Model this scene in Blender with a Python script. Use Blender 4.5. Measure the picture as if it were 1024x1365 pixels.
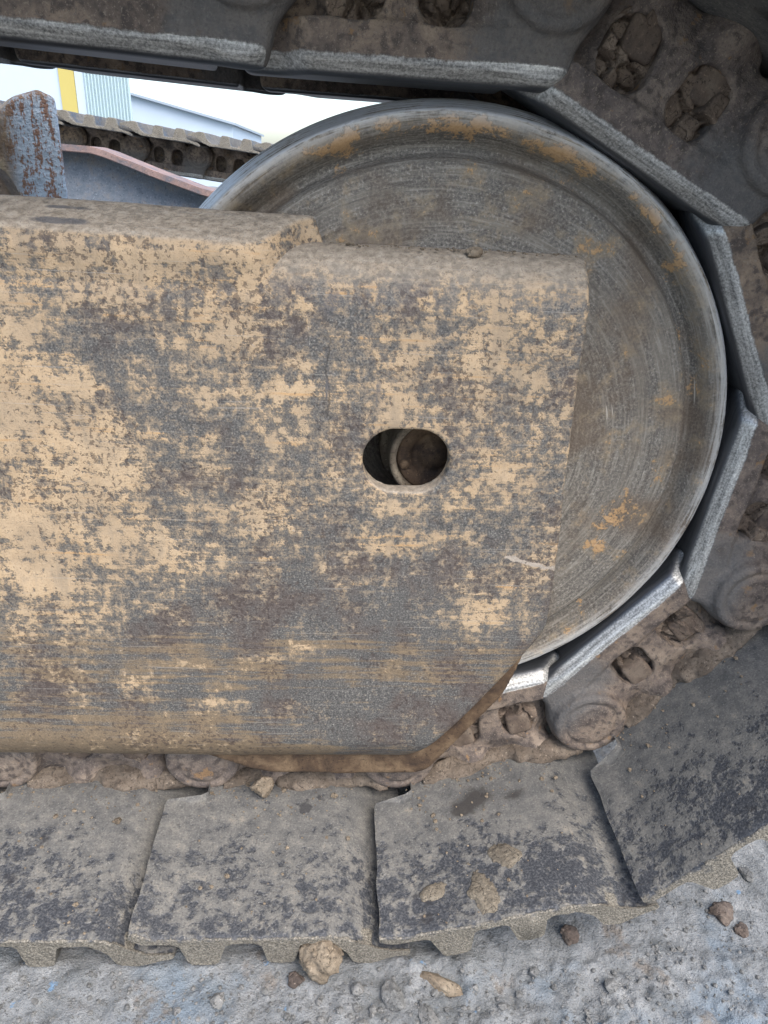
import bpy, bmesh, math, random
import numpy as np
from mathutils import Matrix, Vector

for o in list(bpy.data.objects): bpy.data.objects.remove(o)
S = bpy.context.scene
COL = S.collection
MM = 0.001
P = 212.0      # track pitch, mm
PW = 9.0       # pins lie this far outside the link's own axis
RW = 63.0      # rail face below the link's axis
random.seed(5)

# ------------------------------------------------------------------ camera
cam_d = bpy.data.cameras.new('camera')
cam = bpy.data.objects.new('camera', cam_d)
COL.objects.link(cam)
cam_d.sensor_fit = 'VERTICAL'; cam_d.sensor_height = 36.0; cam_d.lens = 24.82
cam_d.clip_start = 0.02; cam_d.clip_end = 2000
cam.matrix_world = Matrix(((0.99776663, -0.02626904, -0.06141408, -0.0354),
                           (-0.04393225, 0.4345011, -0.89959922, -0.6913),
                           (0.05031609, 0.90028814, 0.43237664, 0.616),
                           (0, 0, 0, 1)))
S.camera = cam

# ------------------------------------------------------------------ sky, sun, exposure
SUN_EL, SUN_AZ = math.radians(57), math.radians(146)     # azimuth from +Y towards +X
W = bpy.data.worlds.new('World'); S.world = W; W.use_nodes = True
wn = W.node_tree.nodes; wl = W.node_tree.links
bg = wn['Background']
sky = wn.new('ShaderNodeTexSky'); sky.sky_type = 'NISHITA'; sky.sun_disc = False
sky.sun_elevation = SUN_EL; sky.sun_rotation = SUN_AZ
sky.air_density = 1.0; sky.dust_density = 3.0; sky.ozone_density = 1.2
wl.new(sky.outputs[0], bg.inputs[0]); bg.inputs[1].default_value = 0.14
sun_d = bpy.data.lights.new('sun', 'SUN'); sun = bpy.data.objects.new('sun', sun_d); COL.objects.link(sun)
sun_d.energy = 1.2; sun_d.angle = math.radians(50); sun_d.color = (1.0, 0.99, 0.97)
sd = Vector((math.sin(SUN_AZ)*math.cos(SUN_EL), math.cos(SUN_AZ)*math.cos(SUN_EL), math.sin(SUN_EL)))
sun.rotation_euler = sd.to_track_quat('Z', 'Y').to_euler()
S.view_settings.view_transform = 'Standard'; S.view_settings.look = 'None'
S.view_settings.gamma = 1.0; S.view_settings.exposure = 1.78
S.view_settings.use_curve_mapping = False
S.cycles.max_bounces = 6; S.cycles.diffuse_bounces = 3; S.cycles.glossy_bounces = 3

# ------------------------------------------------------------------ numeric helpers
_rng = np.random.default_rng(11)
_T = _rng.random((32, 32, 32))
def vnoise(x, y, z):
    xi = np.floor(x).astype(int); yi = np.floor(y).astype(int); zi = np.floor(z).astype(int)
    fx = x-xi; fy = y-yi; fz = z-zi
    fx = fx*fx*(3-2*fx); fy = fy*fy*(3-2*fy); fz = fz*fz*(3-2*fz)
    g = lambda a, b, c: _T[(xi+a) & 31, (yi+b) & 31, (zi+c) & 31]
    l = lambda a, b, t: a+(b-a)*t
    return l(l(l(g(0,0,0), g(1,0,0), fx), l(g(0,1,0), g(1,1,0), fx), fy),
             l(l(g(0,0,1), g(1,0,1), fx), l(g(0,1,1), g(1,1,1), fx), fy), fz)
def fbm(x, y, z, f=1.0, oct=4, rough=0.5):
    """fractal noise in about -1..1; f = 1/feature size"""
    s = 0; a = 1.0; t = 0
    for k in range(oct):
        s = s + a*(vnoise(x*f+7.3*k, y*f+3.1*k, z*f+11.7*k)-0.5)*2; t += a
        a *= rough; f *= 2.03
    return s/t
def sstep(a, b, x):
    t = np.clip((x-a)/(b-a), 0, 1); return t*t*(3-2*t)
def smin(a, b, k): 
    h = np.clip(0.5+0.5*(b-a)/k, 0, 1); return b+(a-b)*h-k*h*(1-h)
def smax(a, b, k): return -smin(-a, -b, k)
def box2(x, y, x0, x1, y0, y1, r=0.0):
    qx = np.abs(x-(x0+x1)/2)-(x1-x0)/2+r; qy = np.abs(y-(y0+y1)/2)-(y1-y0)/2+r
    return np.hypot(np.maximum(qx, 0), np.maximum(qy, 0))+np.minimum(np.maximum(qx, qy), 0)-r
def box3(x, y, z, c, h, r=0.0):
    qx = np.abs(x-c[0])-h[0]+r; qy = np.abs(y-c[1])-h[1]+r; qz = np.abs(z-c[2])-h[2]+r
    return np.sqrt(np.maximum(qx,0)**2+np.maximum(qy,0)**2+np.maximum(qz,0)**2)+np.minimum(np.maximum(np.maximum(qx,qy),qz),0)-r

def nets(fn, lo, hi, res):
    """surface nets of the solid fn(x,y,z)<0; returns verts (mm) and quads"""
    ax = [np.arange(lo[i], hi[i]+res*1.01, res) for i in range(3)]
    X, Y, Z = np.meshgrid(*ax, indexing='ij')
    D = fn(X, Y, Z)
    for sl in ((0,), (-1,)):
        D[sl[0], :, :] = np.maximum(D[sl[0], :, :], 0.01); D[:, sl[0], :] = np.maximum(D[:, sl[0], :], 0.01); D[:, :, sl[0]] = np.maximum(D[:, :, sl[0]], 0.01)
    ins = D < 0
    nx, ny, nz = D.shape
    acc = np.zeros((nx-1, ny-1, nz-1, 3)); cnt = np.zeros((nx-1, ny-1, nz-1))
    corners = [(a, b, c) for a in (0, 1) for b in (0, 1) for c in (0, 1)]
    sl = lambda A, c: A[c[0]:nx-1+c[0], c[1]:ny-1+c[1], c[2]:nz-1+c[2]]
    for c in corners:
        for k in range(3):
            if c[k]: continue
            e = list(c); e[k] = 1; e = tuple(e)
            d0 = sl(D, c); d1 = sl(D, e)
            m = sl(ins, c) != sl(ins, e)
            t = np.where(m, d0/np.where(m, d0-d1, 1), 0)
            for j in range(3):
                acc[..., j] += np.where(m, c[j]+(t if j == k else 0), 0)
            cnt += m
    act = cnt > 0
    idx = -np.ones(act.shape, int); idx[act] = np.arange(act.sum())
    I = np.argwhere(act)
    V = (I+acc[act]/cnt[act][:, None])*res+np.array([a[0] for a in ax])
    Q = []
    for k in range(3):
        a, b = (k+1) % 3, (k+2) % 3
        s0 = [slice(None)]*3; s1 = [slice(None)]*3
        s0[k] = slice(0, -1); s1[k] = slice(1, None)
        m = ins[tuple(s0)] != ins[tuple(s1)]
        pts = np.argwhere(m)
        pts = pts[(pts[:, a] > 0) & (pts[:, b] > 0) & (pts[:, a] < D.shape[a]-1) & (pts[:, b] < D.shape[b]-1)]
        fl = ins[pts[:, 0], pts[:, 1], pts[:, 2]]
        def cell(da, db):
            p = pts.copy(); p[:, a] -= da; p[:, b] -= db; return idx[p[:, 0], p[:, 1], p[:, 2]]
        q = np.stack([cell(1, 1), cell(0, 1), cell(0, 0), cell(1, 0)], 1)
        q[~fl] = q[~fl][:, ::-1]
        Q.append(q)
    return V, np.concatenate(Q)

def mesh_from(name, V, F, smooth=True):
    me = bpy.data.meshes.new(name)
    V = np.asarray(V, float)*MM
    F = np.asarray(F) if not isinstance(F, list) else F
    me.from_pydata(V.tolist(), [], F.tolist() if not isinstance(F, list) else F)
    me.update()
    if smooth: me.polygons.foreach_set('use_smooth', [True]*len(me.polygons))
    return me
def attr(me, name, vals):
    a = me.attributes.new(name, 'FLOAT', 'POINT'); a.data.foreach_set('value', np.asarray(vals, np.float32))
def obj(name, me, material=None, parent=None, loc=None, M=None):
    o = bpy.data.objects.new(name, me); COL.objects.link(o)
    if material and me is not None and not me.materials: me.materials.append(material)
    if parent: o.parent = parent
    if M is not None: o.matrix_local = M
    elif loc is not None: o.location = Vector(loc)*MM
    return o
def tag(o, label=None, cat=None, group=None, kind=None):
    if label: o['label'] = label
    if cat: o['category'] = cat
    if group: o['group'] = group
    if kind: o['kind'] = kind
    return o
def empty(name, loc=(0, 0, 0)):
    o = bpy.data.objects.new(name, None); COL.objects.link(o); o.location = Vector(loc)*MM; o.empty_display_size = 0.05
    return o
def prism(name, poly, y0, y1, bev=0.0, axis='y'):
    """closed polygon in x,z extruded along y (mm)"""
    bm = bmesh.new()
    a = [bm.verts.new((p[0]*MM, y0*MM, p[1]*MM)) for p in poly]
    b = [bm.verts.new((p[0]*MM, y1*MM, p[1]*MM)) for p in poly]
    n = len(poly)
    bm.faces.new(a); bm.faces.new(b[::-1])
    for i in range(n): bm.faces.new((a[i], b[i], b[(i+1) % n], a[(i+1) % n]))
    bmesh.ops.recalc_face_normals(bm, faces=bm.faces)
    if bev: bmesh.ops.bevel(bm, geom=list(bm.edges), offset=bev*MM, segments=2, affect='EDGES', clamp_overlap=True)
    me = bpy.data.meshes.new(name); bm.to_mesh(me); bm.free(); return me
def lathe(name, prof, n=160):
    """profile of (r, y) turned about the local y axis; r=0 ends are closed"""
    V = []; F = []
    for r, y in prof:
        for k in range(n):
            t = 2*math.pi*k/n; V.append((r*math.cos(t), y, r*math.sin(t)))
    m = len(prof)
    for i in range(m-1):
        for k in range(n):
            k2 = (k+1) % n
            F.append((i*n+k, i*n+k2, (i+1)*n+k2, (i+1)*n+k))
    return mesh_from(name, V, F)

# ------------------------------------------------------------------ material helpers
class G:
    def __init__(s, name):
        s.m = bpy.data.materials.new(name); s.m.use_nodes = True
        s.nt = s.m.node_tree; s.n = s.nt.nodes; s.b = s.n['Principled BSDF']
        s.b.inputs['Specular IOR Level'].default_value = 0.3
        tc = s.n.new('ShaderNodeTexCoord'); s.obj = tc.outputs['Object']
        s._rnd = None
    def put(s, sock, v):
        if hasattr(v, 'is_linked') or hasattr(v, 'links'): s.nt.links.new(v, sock)
        elif isinstance(v, (tuple, list)): sock.default_value = tuple(v)+((1.0,) if len(v) == 3 and sock.type == 'RGBA' else ())
        else: sock.default_value = v
    def rnd_vec(s, amount=7.0):
        oi = s.n.new('ShaderNodeObjectInfo')
        v = s.n.new('ShaderNodeVectorMath'); v.operation = 'MULTIPLY_ADD'
        cx = s.n.new('ShaderNodeCombineXYZ')
        for i in range(3): s.nt.links.new(oi.outputs['Random'], cx.inputs[i])
        s.nt.links.new(cx.outputs[0], v.inputs[0]); v.inputs[1].default_value = (amount, amount*1.7, amount*2.3)
        s.nt.links.new(s.obj, v.inputs[2]); return v.outputs[0]
    def rnd(s):
        return s.n.new('ShaderNodeObjectInfo').outputs['Random']
    def scale(s, vec, sx, sy, sz):
        v = s.n.new('ShaderNodeVectorMath'); v.operation = 'MULTIPLY'
        s.put(v.inputs[0], vec); v.inputs[1].default_value = (sx, sy, sz); return v.outputs[0]
    def noise(s, vec, sc, det=4, rough=0.55, dist=0.0, lac=2.0):
        t = s.n.new('ShaderNodeTexNoise'); s.put(t.inputs['Vector'], vec)
        t.inputs['Scale'].default_value = sc; t.inputs['Detail'].default_value = det
        t.inputs['Roughness'].default_value = rough; t.inputs['Distortion'].default_value = dist
        t.inputs['Lacunarity'].default_value = lac
        return t.outputs['Fac']
    def voro(s, vec, sc, feat='F1', rnd=1.0):
        t = s.n.new('ShaderNodeTexVoronoi'); t.feature = feat; s.put(t.inputs['Vector'], vec)
        t.inputs['Scale'].default_value = sc; t.inputs['Randomness'].default_value = rnd
        return t.outputs['Distance']
    def math(s, op, a, b=0.0, c=0.0, clamp=False):
        t = s.n.new('ShaderNodeMath'); t.operation = op; t.use_clamp = clamp
        s.put(t.inputs[0], a); s.put(t.inputs[1], b); s.put(t.inputs[2], c); return t.outputs[0]
    def ss(s, a, b, x):
        t = s.n.new('ShaderNodeMapRange'); t.interpolation_type = 'SMOOTHSTEP'
        s.put(t.inputs['Value'], x); t.inputs['From Min'].default_value = a; t.inputs['From Max'].default_value = b
        return t.outputs['Result']
    def mix(s, f, a, b, mode='MIX'):
        t = s.n.new('ShaderNodeMix'); t.data_type = 'RGBA'; t.blend_type = mode
        s.put(t.inputs[0], f); s.put(t.inputs[6], a); s.put(t.inputs[7], b); return t.outputs[2]
    def mixf(s, f, a, b):
        t = s.n.new('ShaderNodeMix'); t.data_type = 'FLOAT'
        s.put(t.inputs[0], f); s.put(t.inputs[2], a); s.put(t.inputs[3], b); return t.outputs[0]
    def ramp(s, f, stops):
        t = s.n.new('ShaderNodeValToRGB'); s.put(t.inputs[0], f); e = t.color_ramp.elements
        while len(e) > 1: e.remove(e[-1])
        e[0].position = stops[0][0]; e[0].color = tuple(stops[0][1])+(1,)
        for p, c in stops[1:]:
            k = e.new(p); k.color = tuple(c)+(1,)
        return t.outputs[0]
    def attr(s, name):
        t = s.n.new('ShaderNodeAttribute'); t.attribute_name = name; return t.outputs['Fac']
    def sep(s, vec):
        t = s.n.new('ShaderNodeSeparateXYZ'); s.put(t.inputs[0], vec); return t.outputs
    def comb(s, x, y, z):
        t = s.n.new('ShaderNodeCombineXYZ'); s.put(t.inputs[0], x); s.put(t.inputs[1], y); s.put(t.inputs[2], z); return t.outputs[0]
    def nz(s):
        t = s.n.new('ShaderNodeNewGeometry'); return s.sep(t.outputs['Normal'])[2]
    def bump(s, h, strength=0.5, dist=0.002, nrm=None):
        t = s.n.new('ShaderNodeBump'); s.put(t.inputs['Height'], h)
        t.inputs['Strength'].default_value = strength; t.inputs['Distance'].default_value = dist
        if nrm is not None: s.put(t.inputs['Normal'], nrm)
        return t.outputs[0]
    def out(s, col, rough=0.8, metal=0.0, nrm=None, k=0.74):
        if k != 1: col = s.mix(1.0, col, (k, k, k), 'MULTIPLY')
        s.put(s.b.inputs['Base Color'], col); s.put(s.b.inputs['Roughness'], rough); s.put(s.b.inputs['Metallic'], metal)
        if nrm is not None: s.put(s.b.inputs['Normal'], nrm)
        return s.m

# ---- frame: dark worn steel under flaking tan paint and mud
def mat_frame():
    g = G('worn_tan_paint'); o = g.obj
    tan = g.attr('tan'); dust = g.attr('dust')
    n1 = g.noise(o, 30, 6, 0.72, 0.1)
    n2 = g.noise(o, 170, 4, 0.65)
    st = g.noise(g.scale(o, 75, 75, 11), 1.0, 3, 0.65)        # upright drip streaks
    hs = g.noise(g.scale(o, 11, 60, 210), 1.0, 3, 0.65)       # scuffs along the frame
    sp = g.noise(o, 640, 2, 0.7)
    v = g.math('MULTIPLY_ADD', n1, 1.9, g.math('ADD', tan, -0.95))
    v = g.math('MULTIPLY_ADD', g.math('ADD', n2, -0.5), 1.45, v)
    v = g.math('MULTIPLY_ADD', g.math('ADD', st, -0.5), 0.8, v)
    v = g.math('MULTIPLY_ADD', g.math('ADD', hs, -0.5), 0.9, v)
    v = g.math('MULTIPLY_ADD', g.math('ADD', sp, -0.5), 0.55, v)
    soft = g.noise(o, 20, 3, 0.6)
    m = g.math('MULTIPLY', g.ss(0.42, 0.66, v), g.mixf(g.ss(0.38, 0.62, soft), 1.0, 0.62))
    film = g.ss(0.05, 0.56, v)
    big = g.noise(o, 14, 3, 0.6)
    steel = g.ramp(sp, [(0.30, (0.050, 0.048, 0.045)), (0.48, (0.102, 0.097, 0.089)), (0.60, (0.155, 0.145, 0.128)), (0.74, (0.33, 0.31, 0.27))])
    steel = g.mix(g.math('MULTIPLY', g.ss(0.48, 0.66, big), 0.6), steel, (0.115, 0.082, 0.066))
    steel = g.mix(g.math('MULTIPLY', g.ss(0.57, 0.70, g.noise(o, 36, 4, 0.7)), 0.55), steel, (0.06, 0.044, 0.040))
    thin = g.mix(g.ss(0.38, 0.62, n2), (0.175, 0.146, 0.112), (0.33, 0.255, 0.172))
    col = g.mix(g.math('MULTIPLY', film, 0.86), steel, thin)
    br = g.attr('brown')
    bmk = g.ss(0.36, 0.66, g.math('MULTIPLY_ADD', g.math('ADD', hs, -0.5), 1.2, g.math('MULTIPLY_ADD', g.math('ADD', n1, -0.5), 0.9, br)))
    col = g.mix(g.math('MULTIPLY', bmk, 0.72), col, g.mix(sp, (0.13, 0.092, 0.055), (0.33, 0.235, 0.135)))
    tcol = g.ramp(n1, [(0.3, (0.36, 0.25, 0.145)), (0.48, (0.48, 0.345, 0.205)), (0.62, (0.545, 0.40, 0.245)), (0.74, (0.42, 0.32, 0.21))])
    tcol = g.mix(g.math('MULTIPLY', g.ss(0.52, 0.68, sp), 0.7), tcol, (0.34, 0.24, 0.14))
    tcol = g.mix(g.math('MULTIPLY', g.ss(0.62, 0.74, hs), 0.6), tcol, (0.55, 0.31, 0.12))
    tcol = g.mix(g.math('MULTIPLY', g.ss(0.56, 0.70, st), 0.5), tcol, (0.33, 0.26, 0.18))
    col = g.mix(m, col, tcol)
    # dark chips punched through
    ch = g.noise(o, 230, 3, 0.65)
    chb = g.ss(0.585, 0.635, g.math('MULTIPLY_ADD', g.math('ADD', big, -0.5), 0.55, ch))
    col = g.mix(g.math('MULTIPLY', chb, 0.62), col, g.mix(n2, (0.045, 0.030, 0.026), (0.085, 0.066, 0.058)))
    # settled dust on what faces up
    up = g.ss(0.30, 0.85, g.nz())
    dn = g.math('MULTIPLY', up, g.ss(0.25, 0.5, g.math('ADD', g.noise(o, 60, 4, 0.65), dust)))
    dcol = g.ramp(n2, [(0.3, (0.22, 0.185, 0.14)), (0.52, (0.36, 0.305, 0.235)), (0.72, (0.46, 0.41, 0.33))])
    dcol = g.mix(g.ss(0.58, 0.72, sp), dcol, (0.16, 0.13, 0.10))
    col = g.mix(g.math('MULTIPLY', dn, 0.92), col, dcol)
    # fine long scratches
    sc = g.noise(g.scale(o, 14, 200, 760), 1.0, 1, 0.5)
    col = g.mix(g.math('MULTIPLY', g.ss(0.68, 0.76, sc), 0.35), col, (0.40, 0.37, 0.32))
    fx, fy, fz = g.sep(o)
    wv = g.math('ABSOLUTE', g.math('MULTIPLY_ADD', g.math('ADD', g.noise(o, 45, 3, 0.6), -0.5), 0.016, g.math('ADD', fx, 0.047)))
    ck = g.math('MULTIPLY', g.ss(0.0013, 0.0003, wv), g.math('MULTIPLY', g.ss(0.425, 0.445, fz), g.ss(0.508, 0.490, fz)))
    col = g.mix(g.math('MULTIPLY', ck, 0.65), col, (0.045, 0.038, 0.034))
    sk = g.attr('spot')
    col = g.mix(g.math('MULTIPLY', g.ss(0.35, 0.65, g.math('MULTIPLY_ADD', g.math('ADD', n1, -0.5), 1.6, sk)), 0.85), col, g.mix(sp, (0.06, 0.06, 0.065), (0.16, 0.155, 0.155)))
    cr = g.attr('scar')
    col = g.mix(g.ss(0.4, 0.6, g.math('MULTIPLY_ADD', g.math('ADD', n2, -0.5), 2.2, cr)), col, (0.40, 0.34, 0.27))
    h = g.math('MULTIPLY_ADD', m, 0.6, g.math('MULTIPLY', sp, 0.55))
    h = g.math('MULTIPLY_ADD', chb, -0.5, h)
    h = g.math('MULTIPLY_ADD', dn, g.math('MULTIPLY', n2, 1.8), h)
    return g.out(col, g.mixf(m, 0.62, 0.88), 0.0, g.bump(h, 0.55, 0.0012))

def mat_idler():
    g = G('scuffed_idler_steel'); o = g.obj
    x, y, z = g.sep(o)
    r = g.math('SQRT', g.math('ADD', g.math('MULTIPLY', x, x), g.math('MULTIPLY', z, z)))
    th = g.math('ARCTAN2', z, x)
    pol = g.comb(r, g.math('MULTIPLY', th, 0.013), y)
    ring = g.noise(pol, 420, 4, 0.68); ring2 = g.noise(pol, 70, 3, 0.6)
    sp = g.noise(o, 430, 3, 0.75); big = g.noise(o, 11, 4, 0.6); n1 = g.noise(o, 32, 5, 0.7, 0.2)
    col = g.ramp(sp, [(0.28, (0.065, 0.060, 0.054)), (0.46, (0.125, 0.116, 0.105)), (0.58, (0.19, 0.177, 0.158)), (0.72, (0.38, 0.36, 0.325))])
    col = g.mix(g.math('MULTIPLY', g.ss(0.45, 0.66, ring2), 0.6), col, (0.20, 0.18, 0.152))
    col = g.mix(g.math('MULTIPLY', g.ss(0.50, 0.66, ring), 0.5), col, (0.33, 0.312, 0.275))
    col = g.mix(g.math('MULTIPLY', g.ss(0.46, 0.34, ring), 0.5), col, (0.065, 0.06, 0.053))
    col = g.mix(g.math('MULTIPLY', g.ss(0.46, 0.66, big), 0.65), col, g.mix(sp, (0.07, 0.05, 0.036), (0.18, 0.135, 0.095)))
    film = g.attr('film')
    fm = g.math('MULTIPLY', g.ss(0.38, 0.66, g.math('MULTIPLY_ADD', g.math('ADD', n1, -0.5), 1.6, film)), 0.7)
    col = g.mix(fm, col, g.mix(sp, (0.17, 0.135, 0.095), (0.40, 0.325, 0.225)))
    och = g.ss(0.56, 0.68, g.math('MULTIPLY_ADD', g.math('ADD', n1, -0.5), 2.2, g.math('MULTIPLY_ADD', g.math('ADD', sp, -0.5), 0.5, g.attr('ochre'))))
    col = g.mix(g.math('MULTIPLY', och, 0.85), col, g.mix(sp, (0.27, 0.16, 0.07), (0.56, 0.37, 0.20)))
    sh = g.math('MULTIPLY', g.attr('shine'), g.ss(0.32, 0.52, g.math('MULTIPLY_ADD', g.math('ADD', n1, -0.5), 0.7, ring)))
    scr = g.ss(0.70, 0.76, g.noise(g.comb(g.math('MULTIPLY', r, 1.0), g.math('MULTIPLY', th, 0.009), y), 330, 2, 0.5))
    col = g.mix(g.math('MULTIPLY', scr, 0.6), col, (0.50, 0.47, 0.42))
    col = g.mix(sh, col, g.mix(ring, (0.45, 0.46, 0.46), (0.80, 0.80, 0.77)))
    h = g.math('MULTIPLY_ADD', sp, 0.5, g.math('MULTIPLY', ring, 0.3))
    h = g.math('MULTIPLY_ADD', och, 0.5, h)
    col = g.mix(g.math('SUBTRACT', 1.0, sh), col, g.mix(1.0, col, (1.30, 1.25, 1.16), 'MULTIPLY'))
    return g.out(col, g.mixf(sh, 0.8, 0.34), g.mixf(sh, 0.0, 0.4), g.bump(h, 0.75, 0.0012))

def mat_link():
    g = G('dusty_forged_link'); o = g.rnd_vec(); lo = g.obj
    n1 = g.noise(o, 28, 5, 0.66, 0.2); n2 = g.noise(o, 130, 4, 0.65); sp = g.noise(o, 520, 3, 0.7)
    base = g.ramp(n1, [(0.30, (0.09, 0.078, 0.07)), (0.44, (0.17, 0.138, 0.113)), (0.56, (0.265, 0.21, 0.16)), (0.70, (0.38, 0.305, 0.225))])
    tint = g.mix(g.rnd(), (0.80, 0.80, 0.85), (1.18, 1.08, 0.95))
    base = g.mix(1.0, base, tint, 'MULTIPLY')
    base = g.mix(g.math('MULTIPLY', g.ss(0.49, 0.60, n2), 0.85), base, (0.078, 0.062, 0.054))
    pt = g.n.new('ShaderNodeNewGeometry').outputs['Pointiness']
    base = g.mix(g.math('MULTIPLY', g.ss(0.53, 0.60, g.math('MULTIPLY_ADD', g.math('ADD', n2, -0.5), 0.12, pt)), 0.55), base, (0.40, 0.33, 0.25))
    base = g.mix(g.math('MULTIPLY', g.ss(0.54, 0.68, sp), 0.6), base, (0.36, 0.295, 0.225))
    base = g.mix(g.math('MULTIPLY', g.ss(0.44, 0.30, sp), 0.6), base, (0.06, 0.05, 0.044))
    base = g.mix(g.ss(0.62, 0.70, g.noise(o, 60, 5, 0.6)), base, (0.27, 0.165, 0.085))
    lx, ly, lz = g.sep(lo); av = g.math('ABSOLUTE', ly)
    vr = g.math('MULTIPLY_ADD', g.ss(0.018, 0.044, lx), 0.021, 0.086)
    chd = g.math('ADD', g.math('SUBTRACT', av, vr), g.math('SUBTRACT', -RW*MM, lz))
    ra = g.math('MULTIPLY', g.ss(-0.0170, -0.0110, chd), g.ss(-RW*MM+0.029, -RW*MM+0.017, lz))
    ra = g.math('MULTIPLY', ra, g.ss(P*MM+0.030, P*MM+0.012, lx))
    run = g.ss(-RW*MM+0.0045, -RW*MM+0.0015, lz); ra = g.math('MAXIMUM', ra, run)
    lead = g.math('MULTIPLY', g.ss(0.66*P*MM, 0.80*P*MM, g.math('MULTIPLY_ADD', g.math('ADD', n1, -0.5), 0.12, lx)), g.ss(0.006, -0.020, g.math('MULTIPLY_ADD', g.math('ADD', n2, -0.5), 0.03, lz)))
    base = g.mix(g.math('MULTIPLY', lead, 0.8), base, g.mix(sp, (0.06, 0.06, 0.06), (0.20, 0.19, 0.175)))
    lon = g.noise(g.scale(o, 22, 320, 320), 1.0, 3, 0.65)
    rv = g.math('MULTIPLY_ADD', g.math('SUBTRACT', n1, 0.56), 1.0, g.math('MULTIPLY_ADD', g.math('SUBTRACT', n2, 0.5), 0.55, ra))
    rm = g.ss(0.34, 0.70, g.math('MULTIPLY_ADD', g.math('SUBTRACT', sp, 0.5), 0.08, rv))
    steel = g.ramp(g.math('MULTIPLY_ADD', sp, 0.55, g.math('MULTIPLY', lon, 0.45)),
                   [(0.32, (0.09, 0.088, 0.083)), (0.44, (0.30, 0.294, 0.272)), (0.55, (0.54, 0.528, 0.487)), (0.68, (0.90, 0.875, 0.80))])
    steel = g.mix(run, steel, g.mix(lon, (0.07, 0.075, 0.085), (0.20, 0.205, 0.215)))
    col = g.mix(rm, base, steel)
    h = g.math('MULTIPLY', g.math('MULTIPLY_ADD', sp, 0.45, n2), g.mixf(rm, 1.0, 0.12))
    return g.out(col, g.mixf(rm, 0.85, 0.42), g.mixf(rm, 0.0, g.mixf(run, 0.5, 0.85)), g.bump(h, g_rail(g, rm), 0.0014))
def g_rail(g, rm): return 1.0

def mat_mud(name, a, b, c, sc=1.0):
    g = G(name); o = g.rnd_vec()
    n1 = g.noise(o, 35*sc, 6, 0.65); sp = g.noise(o, 330*sc, 4, 0.7)
    col = g.ramp(n1, [(0.3, a), (0.5, b), (0.7, c)])
    col = g.mix(g.ss(0.60, 0.72, sp), col, tuple(min(1, k*1.6) for k in c))
    col = g.mix(g.ss(0.44, 0.30, sp), col, tuple(k*0.55 for k in a))
    cr = g.ss(0.035, 0.0, g.voro(g.mix(0.12, o, g.noise(o, 60, 3)), 75*sc, 'DISTANCE_TO_EDGE'))
    col = g.mix(g.math('MULTIPLY', cr, 0.6), col, tuple(k*0.4 for k in a))
    h = g.math('SUBTRACT', g.math('ADD', g.noise(o, 110*sc, 4, 0.7), g.math('MULTIPLY', sp, 0.4)), g.math('MULTIPLY', cr, 0.7))
    return g.out(col, 0.92, 0.0, g.bump(h, 0.7, 0.002))

def mat_shoe():
    g = G('dusty_blackened_shoe'); o = g.rnd_vec(); lo = g.obj
    x, y, z = g.sep(lo)
    n0 = g.noise(o, 12, 3, 0.6); n1 = g.noise(o, 60, 5, 0.68, 0.2); n2 = g.noise(o, 150, 4, 0.62); sp = g.noise(o, 520, 3, 0.7)
    # bare black shows towards the outer end, dust lies thick beside the links
    lat = g.mixf(g.ss(-0.270, -0.12, y), 0.34, 0.86)
    v = g.math('MULTIPLY_ADD', g.math('SUBTRACT', n0, 0.5), 1.1, lat)
    v = g.math('MULTIPLY_ADD', g.math('SUBTRACT', n1, 0.5), 1.7, v)
    v = g.math('MULTIPLY_ADD', g.math('SUBTRACT', n2, 0.5), 1.7, v)
    m = g.ss(0.22, 0.58, v)
    blk = g.ramp(sp, [(0.33, (0.030, 0.032, 0.037)), (0.52, (0.058, 0.061, 0.067)), (0.70, (0.14, 0.14, 0.138))])
    dst = g.ramp(n1, [(0.32, (0.088, 0.087, 0.083)), (0.48, (0.130, 0.126, 0.116)), (0.62, (0.180, 0.170, 0.150)), (0.74, (0.28, 0.245, 0.195))])
    dst = g.mix(g.ss(0.54, 0.75, sp), dst, (0.27, 0.255, 0.225))
    dst = g.mix(g.ss(0.46, 0.32, sp), dst, (0.085, 0.08, 0.073))
    col = g.mix(m, blk, dst)
    # bruised dark spots
    ds = g.ss(0.66, 0.70, g.noise(g.scale(o, 1, 1, 0.2), 24, 4, 0.55))
    col = g.mix(g.math('MULTIPLY', ds, 0.75), col, (0.035, 0.034, 0.036))
    stn = g.ss(0.30, 0.75, g.math('MULTIPLY_ADD', g.math('ADD', n1, -0.5), 1.5, g.attr('stain')))
    col = g.mix(g.math('MULTIPLY', stn, 0.85), col, (0.040, 0.035, 0.031))
    # raw gritty end and edge
    e = g.attr('edge')
    gr = g.noise(o, 620, 3, 0.7)
    ecol = g.ramp(gr, [(0.34, (0.07, 0.064, 0.054)), (0.5, (0.185, 0.166, 0.132)), (0.66, (0.35, 0.316, 0.255))])
    em = g.ss(0.35, 0.65, g.math('MULTIPLY_ADD', g.math('SUBTRACT', n2, 0.5), 1.0, e))
    col = g.mix(em, col, ecol)
    h = g.math('ADD', g.math('MULTIPLY', m, 0.7), g.math('MULTIPLY', sp, 0.5))
    h = g.math('MULTIPLY_ADD', em, g.math('MULTIPLY', gr, 2.0), h)
    return g.out(col, g.mixf(m, 0.42, 0.9), 0.0, g.bump(h, 0.6, 0.0013))

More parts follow.
